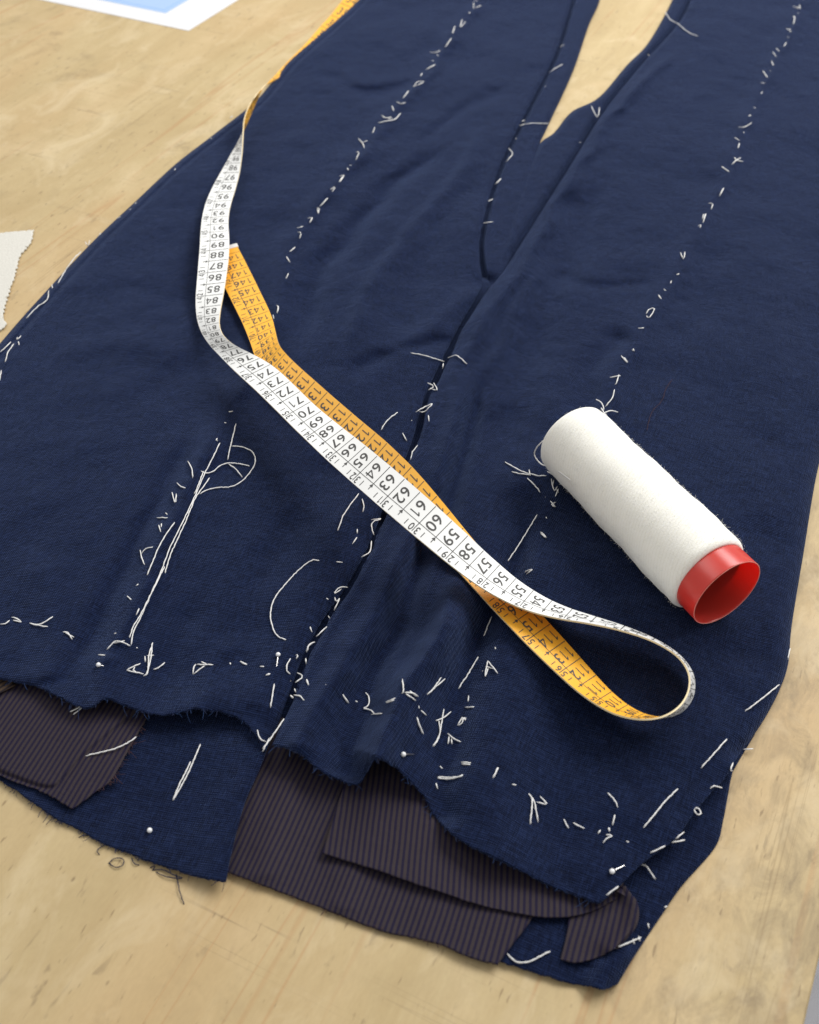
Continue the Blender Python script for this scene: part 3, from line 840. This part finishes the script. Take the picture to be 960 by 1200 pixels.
# frayed hems: loose navy fibres and curls along the raw edges
def fray(line_px, hf, parent, n, lmin, lmax, mat, name='frayed_edge', out=(0, 1)):
    ln = resample(line_px, 600)
    V, F = [], []
    for _ in range(n):
        i = RNG.integers(5, 595)
        tdir = ln[i + 3] - ln[i - 3]; tdir /= np.linalg.norm(tdir)
        nd = np.array([-tdir[1], tdir[0]])
        if nd @ np.array(out) < 0: nd = -nd
        L = RNG.uniform(lmin, lmax) * (1 if RNG.random() < .85 else 2.2)
        a = RNG.normal(0, .75)
        d = nd * math.cos(a) + tdir * math.sin(a)
        c = RNG.normal(0, .5)
        s = np.linspace(0, 1, 7)[:, None]
        q = ln[i] - nd * 1.0 + d * L * s + np.array([-d[1], d[0]]) * c * L * s * s
        g0 = U(q[0, 0], q[0, 1], 0.0)[None, :2]
        z0 = float(hf(g0)[0])
        z = z0 - .02 + (RNG.random() * .12 - .05) * s[:, 0]
        P = U(q[:, 0], q[:, 1], z)
        v, f = tube_geo(P, RNG.uniform(.006, .013), 4)
        k = len(V)
        V.extend(v.tolist()); F.extend([tuple(i2 + k for i2 in ff) for ff in f])
    o = mesh_obj(name, V, F, mat, parent)
    o['kind'] = 'stuff'
    return o
fray(F1_B[1:], h_f1, leg_a, 70, 1.5, 4, M_NAVYTH)
fray(F1_B[1:], h_f1, leg_a, 34, 4, 13, M_NAVYLT, name='pulled_yarn')
fray(F2_B, h_f2, leg_b, 80, 1.5, 4, M_NAVYTH)
fray(F2_B, h_f2, leg_b, 30, 4, 11, M_NAVYLT, name='pulled_yarn')
fray([(0, 914), (60, 955), (110, 982), (150, 1000), (215, 1022), (265, 1033)], h_b1, back_a, 120, 1.5, 6, M_NAVYTH)
fray([(172, 842), (150, 880), (132, 912), (112, 928)], h_s1, lin_c, 60, 2, 7, M_BROWNTH, out=(1, .5))
fray([(252, 1017), (330, 1046), (400, 1073), (510, 1105), (583, 1131)], h_s2, lin_a, 80, 1.5, 4, M_BROWNTH)
TABLE_H = lambda g: np.full(len(g), .0)
HF['t'] = TABLE_H; PAN['t'] = back_a
for pts in ([(300, 570), (278, 568), (260, 577)], [(335, 637), (325, 618), (350, 600)], [(360, 665), (385, 645), (412, 648), (412, 668), (385, 675), (362, 658)],
            [(510, 685), (545, 683), (580, 700), (612, 712), (560, 708), (520, 690)], [(590, 695), (600, 750), (618, 803)], [(440, 640), (450, 662), (470, 668)], [(180, 500), (172, 512)], [(500, 680), (520, 668), (510, 690)]):
    stroke([(x / 2.857, 780 + y / 2.857) for x, y in pts], 't', r=.016, mat=M_NAVYTH, name='loose_navy_thread')
for pts in ([(120, 700), (160, 690), (200, 672), (185, 700)], ):
    pass

# ------------------------------------------------------------------ pins
def pin(head, tail, key, label):
    hp = surf_pts(np.array([head], float), HF[key], .085)[0]
    tp = surf_pts(np.array([tail], float), HF[key], .0)[0]
    root = empty('dressmaking_pin', hp.tolist())
    V, F = [], []
    n1, n2, r = 12, 8, .085
    for i in range(n2 + 1):
        for j in range(n1):
            a, b = math.pi * i / n2, 2 * math.pi * j / n1
            V.append(hp + r * np.array([math.sin(a) * math.cos(b), math.sin(a) * math.sin(b), math.cos(a) * .95]))
    for i in range(n2):
        for j in range(n1):
            j2 = (j + 1) % n1
            F.append((i * n1 + j, (i + 1) * n1 + j, (i + 1) * n1 + j2, i * n1 + j2))
    mesh_obj('head', V, F, M_PINHEAD, root)
    ext = tp + (tp - hp) * .25; ext[2] -= .06
    s = np.linspace(0, 1, 6)[:, None]
    V, F = tube_geo(hp * (1 - s) + ext * s, .022, 6)
    mesh_obj('shaft', V, F, M_STEEL, root)
    tag(root, label, 'pin', 'white headed pins in the trousers')
pin((115.5, 779), (127, 781), 'a', 'white headed pin left of the tangled basting knot on the hem')
pin((326, 767), (323.5, 786), 'a', 'white headed pin pointing down beside the long curved loose thread')
pin((473, 884), (487, 883), 'b', 'white headed pin near the folded hem, right of the deep gathered fold')
pin((717.5, 1021), (737, 1011), 'b', 'white headed pin at the lower right hem corner with a bright shaft')
pin((175.5, 973), (174, 968), 'e', 'lone white pin head on the lower navy layer near the table')

# thin brown thread lying on the cloth
lt = [(680 + x / 4.28, 220 + y / 4.28) for x, y in ((465, 957), (430, 1010), (410, 1068), (370, 1110), (350, 1150), (338, 1200), (334, 1222))]
PAN['n'] = None; HF['n'] = h_f2
o = stroke(lt, 'n', r=.012, mat=M_BROWNTH, name='loose_thread', arch=.03)
tag(o, 'thin brown loose thread lying on the navy cloth above the spool', 'thread')

# tape edge points every centimetre: near edge and far edge, hundredths of a unit
TAPE = [
    -917, 1930, 74, -1061, 1865, 69, -887, 1846, 80, -1029, 1783, 71, -856, 1763, 86, -999, 1704, 73, -827, 1683, 90, -969, 1625, 75,
    -798, 1604, 93, -939, 1547, 77, -769, 1528, 92, -908, 1469, 77, -740, 1453, 87, -876, 1390, 76, -711, 1381, 81, -844, 1311, 74,
    -685, 1311, 77, -813, 1234, 73, -664, 1244, 75, -786, 1159, 72, -649, 1180, 78, -762, 1088, 72, -636, 1119, 85, -741, 1021, 73,
    -624, 1058, 98, -722, 957, 74, -611, 999, 115, -703, 895, 78, -593, 940, 132, -682, 834, 84, -565, 880, 143, -656, 772, 88,
    -525, 816, 147, -619, 709, 87, -474, 747, 147, -572, 644, 82, -416, 674, 145, -518, 576, 77, -358, 600, 143, -462, 505, 74,
    -300, 528, 141, -405, 434, 73, -245, 458, 141, -349, 365, 73, -192, 391, 142, -295, 298, 74, -141, 326, 144, -242, 232, 74,
    -91, 260, 146, -191, 165, 75, -41, 190, 146, -140, 96, 77, 11, 116, 144, -90, 24, 79, 62, 39, 138, -39, -54, 82,
    112, -38, 128, 12, -134, 84, 162, -114, 115, 63, -215, 85, 212, -190, 100, 113, -295, 86, 262, -267, 88, 163, -373, 86,
    313, -344, 81, 213, -450, 87, 364, -422, 78, 262, -527, 89, 413, -501, 78, 310, -605, 94, 461, -579, 79, 358, -682, 101,
    509, -657, 81, 407, -760, 108, 556, -734, 82, 457, -837, 117, 602, -810, 81, 508, -913, 127, 647, -885, 81, 558, -986, 140,
    692, -956, 83, 611, -1054, 158, 738, -1016, 91, 666, -1110, 179, 787, -1057, 99, 725, -1145, 200, 841, -1071, 101, 786, -1152, 211,
    896, -1054, 94, 843, -1129, 209, 945, -1010, 85, 892, -1083, 202, 977, -947, 84, 925, -1022, 199, 981, -875, 89, 932, -957, 202,
    945, -806, 98, 901, -894, 209, 869, -744, 107, 827, -838, 215, 770, -691, 111, 726, -791, 213, 674, -646, 108, 626, -752, 201,
    592, -605, 102, 540, -718, 183, 522, -563, 100, 464, -682, 167, 457, -519, 107, 392, -642, 158, 394, -477, 127, 321, -601, 163,
    334, -439, 161, 253, -563, 181, 274, -406, 204, 188, -527, 210, 216, -373, 250, 125, -491, 243, 157, -335, 289, 63, -449, 273,
    99, -288, 318, 3, -398, 292, 41, -232, 336, -56, -336, 300, -16, -167, 343, -114, -267, 299, -71, -97, 341, -169, -193, 292,
    -122, -23, 329, -223, -118, 281, -170, 52, 312, -275, -42, 269, -218, 128, 292, -326, 34, 256, -267, 205, 271, -376, 110, 245,
    -316, 281, 252, -425, 185, 235, -366, 356, 237, -475, 259, 227, -416, 431, 226, -525, 334, 221, -466, 506, 221, -575, 409, 214,
    -516, 580, 217, -626, 485, 207, -565, 651, 212, -678, 563, 197, -614, 715, 205, -731, 643, 184, -665, 768, 200, -784, 726, 169,
    -718, 811, 199, -834, 810, 153, -770, 853, 198, -879, 889, 137, -816, 903, 192, -918, 962, 120, -853, 965, 180, -952, 1032, 105,
    -879, 1036, 163, -981, 1100, 91, -897, 1115, 145, -1007, 1171, 82, -907, 1202, 131, -1029, 1247, 80, -912, 1295, 122, -1045, 1326, 82,
    -914, 1394, 119, -1056, 1410, 90, -916, 1493, 121, -1063, 1498, 99, -919, 1592, 125, -1069, 1588, 109, -923, 1691, 129, -1076, 1680, 117,
    -931, 1788, 131, -1083, 1774, 122, -942, 1884, 128, -1093, 1869, 122, -956, 1978, 122, -1104, 1964, 116, -970, 2070, 112, -1115, 2060, 105,
    -980, 2163, 102, -1125, 2157, 92, -986, 2256, 94, -1131, 2255, 82, -986, 2350, 91, -1131, 2358, 78, -981, 2444, 93, -1123, 2466, 77,
    -976, 2539, 100, -1110, 2577, 76, -972, 2633, 110, -1093, 2691, 76, -973, 2726, 120, -1074, 2805, 77, -976, 2819, 128, -1057, 2915, 78,
    -982, 2912, 135, -1040, 3021, 78, -989, 3006, 141, -1025, 3122, 81, -996, 3099, 148, -1010, 3221, 87, -1000, 3191, 158, -995, 3316, 98,
    -993, 3279, 173, -979, 3406, 114, -973, 3361, 191, -961, 3490, 134, -942, 3436, 211, -941, 3569, 156,
]

# ------------------------------------------------------------------ tape measure
def tape_curves():
    d = np.array(TAPE, float).reshape(-1, 6) / 100.0
    A, B = d[:, :3], d[:, 3:]
    camp = np.array([0, -CH, CH])
    out = []
    for P in (A, B):
        v = camp - P
        v /= np.linalg.norm(v, axis=1)[:, None]
        out.append(P + v * .17)
    A, B = out
    # beyond 106 the tape slips over the trouser edge and lies on the table
    ex = [((307.5, 103.5), 1.3, (310.5, 101.5), .9), ((315, 96), .75, (322, 94), .45), ((323, 88), .38, (333, 88), .22), ((333, 77), .12, (347, 80), .10),
          ((343, 67), .07, (359, 72), .07), ((354, 56), .07, (371, 62), .07), ((365, 44), .07, (384, 51), .07), ((376, 31), .07, (397, 39), .07), ((388, 18), .07, (409, 27), .07), ((399, 4), .07, (421, 13), .07), ((410, -10), .07, (433, -1), .07), ((421, -25), .07, (445, -16), .07)]
    A2 = np.array([U(*a, za) for a, za, b, zb in ex]); B2 = np.array([U(*b, zb) for a, za, b, zb in ex])
    return np.concatenate([A, A2]), np.concatenate([B, B2])
TA, TB = tape_curves()
NT_ = len(TA) - 1
K = 10
TAf, TBf = catmull(TA, K), catmull(TB, K)
nf = np.linspace(0, NT_, len(TAf))
Tan = np.gradient((TAf + TBf) / 2, axis=0)
Nrm = np.cross(Tan, TBf - TAf); Nrm /= np.linalg.norm(Nrm, axis=1)[:, None]
if Nrm[int(62 * K)][2] < 0:
    Nrm = -Nrm
def tape_pt(n, v, off):
    n = np.clip(np.asarray(n, float), 0, NT_)
    f = lambda X: np.stack([np.interp(n, nf, X[:, i]) for i in range(3)], -1)
    a, b, m = f(TAf), f(TBf), f(Nrm)
    m = m / (np.linalg.norm(m, axis=-1, keepdims=True) + 1e-9)
    v = np.asarray(v, float)[..., None]
    return a * (1 - v) + b * v + m * off
tape = empty('tape_measure', tape_pt(62, .5, 0).tolist())
n_along = len(nf); TH = .028; NV = 5
vs = np.linspace(0, 1, NV)
up = np.stack([tape_pt(nf, np.full(n_along, v), TH) for v in vs], 1)
dn = np.stack([tape_pt(nf, np.full(n_along, v), -TH) for v in vs], 1)
V = np.concatenate([up.reshape(-1, 3), dn.reshape(-1, 3)])
a = np.arange(n_along * NV).reshape(n_along, NV)
ft = grid_faces(n_along, NV); fb = ft[:, ::-1] + n_along * NV
q = n_along * NV
side = np.concatenate([np.stack([a[:-1, 0], a[1:, 0], a[1:, 0] + q, a[:-1, 0] + q], 1), np.stack([a[:-1, -1], a[:-1, -1] + q, a[1:, -1] + q, a[1:, -1]], 1)])
# give the edge its own vertices so that its colour stays crisp
Vs = np.concatenate([V, V]); side = side + len(V)
fm = np.concatenate([np.zeros(len(ft)), np.ones(len(fb)), np.full(len(side), 2)]).astype(int)
mesh_obj('band', Vs, np.concatenate([ft, fb, side]), None, tape, mats=[M_TWHITE, M_TORANGE, M_TEDGE], fmat=fm)

# printed scale: the numerals follow the curving tape
def glyphs():
    out = {}
    for ch in '0123456789':
        cu = bpy.data.curves.new('glyph', 'FONT')
        cu.body = ch; cu.size = 1.0; cu.resolution_u = 3; cu.fill_mode = 'FRONT'; cu.offset = .007
        o = bpy.data.objects.new('glyph', cu)
        COL.objects.link(o)
        dg = bpy.context.evaluated_depsgraph_get()
        me = o.evaluated_get(dg).to_mesh()
        v = np.array([x.co[:2] for x in me.vertices]); f = [tuple(p.vertices) for p in me.polygons]
        o.evaluated_get(dg).to_mesh_clear()
        bpy.data.objects.remove(o, do_unlink=True); bpy.data.curves.remove(cu)
        lo, hi = v.min(0), v.max(0)
        v = v - [(lo[0] + hi[0]) / 2, 0]
        out[ch] = (v, f, hi[0] - lo[0])
    return out
GL = glyphs()
h1 = GL['0'][0][:, 1].max()
GL['4'] = (np.array([(.08, 0), (.19, 0), (.19, 1), (.08, 1), (-.33, .22), (.30, .22), (.30, .34), (-.33, .34), (-.33, .34), (-.21, .34), (.08, .82), (.08, .97)]) * h1, [(0, 1, 2, 3), (4, 5, 6, 7), (8, 9, 10, 11)], .6 * h1)
GL['1'] = (np.array([(-.02, 0), (.075, 0), (.075, 1), (-.02, 1), (-.21, .80), (-.21, .70), (-.02, .84)]) * h1, [(0, 1, 2, 6), (6, 2, 3), (4, 5, 6, 3)], .28 * h1)
CAPH = GL['0'][0][:, 1].max()
class Print:
    def __init__(self, off): self.V, self.F, self.off = [], [], off
    def add(self, n, v, f):
        P = tape_pt(np.array(n), np.array(v), self.off); k = len(self.V)
        self.V.extend(P.tolist()); self.F.extend([tuple(i + k for i in ff) for ff in f])
    def bar(self, n0, v0, n1, v1, w, wd=1.5):
        d = np.array([n1 - n0, (v1 - v0) * wd]); d = d / (np.linalg.norm(d) + 1e-9); p = np.array([-d[1], d[0]]) * w / 2
        s = np.linspace(0, 1, 5)
        N = n0 + (n1 - n0) * s; Vv = v0 + (v1 - v0) * s
        nn = np.concatenate([N + p[0], N - p[0]]); vv = np.concatenate([Vv + p[1] / wd, Vv - p[1] / wd])
        self.add(nn, vv, [(i, i + 1, i + 6, i + 5) for i in range(4)])
def scale_print(name, ns, off, sign, number):
    """ns: white-side positions of the lines; sign: way in which numerals' tops point along n"""
    pr = Print(off)
    wd = 1.5
    for n in ns:
        m = number(n)
        pr.bar(n, .02, n, .655, .034)
        s = str(m)
        # big numeral between this line and the next smaller one
        cell = n + sign * .5
        h = .545; cw = .375 if len(s) == 2 else .32
        x0 = .385 * wd - cw * (len(s) - 1) / 2
        for i, ch in enumerate(s):
            gv, gf, gw = GL[ch]
            xs = (x0 + i * cw + gv[:, 0] / CAPH * h * (.90 if len(s) == 2 else .78)) / wd
            ys = cell + sign * (gv[:, 1] / CAPH - .5) * h
            pr.add(ys, xs, gf)
        pr.bar(n + .0, .655, n + sign * 1.0, .655, .022)
        pr.bar(n + sign * .5, .76, n + sign * .5, .93, .036)
        if m % 2 == 0:
            pr.bar(n, .655, n, .95, .036)
            hs = str(m // 2)
            left, right = hs[:-1], hs[-1]
            # halves read along the tape towards larger numbers, tops towards the far edge
            for txt, c0 in ((left, sign * .17), (right, -sign * .17)):
                for i, ch in enumerate(txt[::-1]):
                    gv, gf, gw = GL[ch]
                    hh = .33
                    nn = n + c0 + sign * (i * .16) - sign * gv[:, 0] / CAPH * hh * .95
                    vv = .75 + gv[:, 1] / CAPH * hh / wd
                    pr.add(nn, vv, gf)
        else:
            pr.bar(n, .70, n, .86, .04)
            tri_n = [n - .10, n + .10, n]; tri_v = [.76, .76, .665]
            pr.add(tri_n, tri_v, [(0, 1, 2)])
    return mesh_obj(name, pr.V, pr.F, M_INK, tape, smooth=False)
scale_print('printed_scale', range(38, 107), TH + .008, -1, lambda n: n)
scale_print('printed_scale', range(1, 52), -TH - .008, 1, lambda n: 150 - n)
scale_print('printed_scale', range(98, 118), -TH - .008, 1, lambda n: 150 - n)
# metal end cap
nn = np.linspace(-.001, .42, 5)
cv, cf = [], []
for s_, off in ((1, TH + .02), (-1, -TH - .02)):
    g_ = np.stack([tape_pt(nn, np.full(5, v), off) for v in (-.03, .5, 1.03)], 1).reshape(-1, 3)
    k = len(cv); cv.extend(g_.tolist()); f_ = grid_faces(5, 3)
    cf.extend([tuple(int(i) + k for i in (f if s_ > 0 else f[::-1])) for f in f_])
for r0 in ((0, 1), (1, 2)):
    cf.append((r0[0], r0[1], r0[1] + 15, r0[0] + 15))
    cf.append((12 + r0[0], 27 + r0[0], 27 + r0[1], 12 + r0[1]))
for i in range(4):
    cf.append((3 * i, 3 * i + 15, 3 * i + 18, 3 * i + 3)); cf.append((3 * i + 2, 3 * i + 5, 3 * i + 20, 3 * i + 17))
mesh_obj('end_cap', cv, cf, M_CAP, tape, smooth=False)
tag(tape, 'looped tape measure, white on one side and orange on the other, across both legs', 'tape measure')

# ------------------------------------------------------------------ spool of basting thread
R0, R1 = 1.66, 1.58
zc = .62 + R0
near, far = U(832, 675, zc), U(669, 512, zc)
ax = near - far; Ls = np.linalg.norm(ax); ax /= Ls
sx = np.cross(ax, [0, 0, 1]); sx /= np.linalg.norm(sx); sy = np.cross(sx, ax)
spool = empty('thread_spool', ((near + far) / 2 - np.array([0, 0, R0])).tolist())
def revolve(name, prof, mat, n=96, closed=False, wob=0.0, uvs=False):
    V, F, UVc = [], [], []
    for i, (t, r) in enumerate(prof):
        for j in range(n + 1):
            a = 2 * math.pi * (j % n) / n
            rr = r
            if wob:
                rr += wob * (.6 * math.sin(3 * a + t * 1.1) * .5 + .5 * math.sin(a * 2 - t * 2.3) + .45 * math.sin(7 * t + a * 3)) * min(1, r)
            V.append(far + ax * t + rr * (math.cos(a) * sx + math.sin(a) * sy))
            UVc.append((t, j / n * 2 * math.pi * 1.6))
    w = n + 1
    for i in range(len(prof) - 1):
        for j in range(n):
            F.append((i * w + j, i * w + j + 1, (i + 1) * w + j + 1, (i + 1) * w + j))
    if closed:
        m = len(prof) - 1
        for j in range(n):
            F.append((m * w + j, m * w + j + 1, j + 1, j))
    return mesh_obj(name, V, F, mat, spool, uv=UVc)
prof = [(.02, 1.15), (-.02, 1.28), (.0, 1.40), (.06, 1.50), (.16, 1.565), (.3, R1)]
prof += [(t, R1 + (R0 - R1) * t / Ls + .015 * math.sin(t * 2.1)) for t in np.linspace(.45, Ls - .3, 60)]
prof += [(Ls - .2, R0 - .02), (Ls - .1, R0 - .06), (Ls - .02, R0 - .13), (Ls + .01, R0 - .20), (Ls - .01, 1.452)]
revolve('wound_yarn', prof, M_YARN, wob=.018)
TL = Ls + .93
tube_prof = [(.35, 1.43), (TL - .05, 1.47), (TL - .012, 1.475), (TL, 1.465), (TL + .002, 1.44), (TL - .012, 1.425), (TL - .05, 1.42), (.35, 1.37)]
revolve('tube', tube_prof, M_RED, closed=True)
revolve('tube_rim', [(TL - .006, 1.452 + .016 * math.cos(a)) if False else (TL + .010 * math.sin(a), 1.452 + .014 * math.cos(a)) for a in np.linspace(0, 2 * math.pi, 9)[:-1]], M_RIM, closed=True)
# a few wraps of yarn that stand out, and the short fibres round them
def helix(t0, t1, a0, turns, n, lift):
    s = np.linspace(0, 1, n)
    t = t0 + (t1 - t0) * s; a = a0 + turns * 2 * np.pi * s
    r = R1 + (R0 - R1) * t / Ls + lift + .010 * np.sin(a * 2)
    return far + ax * t[:, None] + r[:, None] * (np.cos(a)[:, None] * sx + np.sin(a)[:, None] * sy)
M_STRAND = plain('yarn_strand', (.80, .785, .74), .9, .1, .15, 900, .4)
for t0, t1, a0, tn in ((.35, 1.6, 2.2, .42),):
    V, F = tube_geo(helix(t0, t1, a0, tn, int(90 * tn), .012), .016, 5)
    mesh_obj('yarn_wrap', V, F, M_STRAND, spool)
V, F = [], []
for _ in range(3500):
    t = RNG.uniform(.0, Ls); a = RNG.uniform(0, 2 * np.pi)
    r = R1 + (R0 - R1) * t / Ls
    if t < .25: r *= .93 + .07 * t / .25
    nrm = math.cos(a) * sx + math.sin(a) * sy; tg = -math.sin(a) * sx + math.cos(a) * sy
    L = RNG.uniform(.03, .11)
    d = nrm * RNG.uniform(.15, .8) + tg * RNG.normal(0, .8) + ax * RNG.normal(0, .5); d /= np.linalg.norm(d)
    c = RNG.normal(0, .6, 3)
    s = np.linspace(0, 1, 4)[:, None]
    P = far + ax * t + r * nrm + d * L * s + c * L * s * s * .6
    v, f = tube_geo(P, .0030, 3)
    k = len(V); V.extend(v.tolist()); F.extend([tuple(i + k for i in ff) for ff in f])
o = mesh_obj('fuzz', V, F, M_STRAND, spool); o['kind'] = 'stuff'
def px_tube(name, px, zs, r, mat, parent):
    q = catmull(np.array([(x, y, z) for (x, y), z in zip(px, zs)], float), 8)
    V, F = tube_geo(U(q[:, 0], q[:, 1], q[:, 2]), r)
    return mesh_obj(name, V, F, mat, parent)
c3 = lambda L: [(620 + x / 3.43, 460 + y / 3.43) for x, y in L]
px_tube('thread_end', c3([(62, 190), (45, 205), (27, 228), (23, 255), (50, 288), (90, 300), (130, 325), (168, 353)]), [2.5, 2.3, 1.9, 1.5, 1.35, 1.9, 2.35, 2.6], .026, M_THREAD, spool)
px_tube('thread_end', c3([(270, 28), (290, 40), (300, 62), (296, 76)]), [1.0, 1.2, 1.3, 1.2], .026, M_THREAD, spool)
px_tube('thread_end', c3([(290, 62), (310, 92), (345, 127), (377, 160)]), [2.2, 2.75, 3.0, 3.0], .026, M_THREAD, spool)
px_tube('thread_end', c3([(298, 84), (328, 73), (357, 79)]), [1.4, 1.3, .9], .026, M_THREAD, spool)
px_tube('thread_end', c3([(75, 318), (95, 330), (120, 352)]), [.9, 1.2, 1.4], .026, M_THREAD, spool)
tag(spool, 'fat spool of white basting cotton on a red plastic tube lying on the leg', 'thread spool')
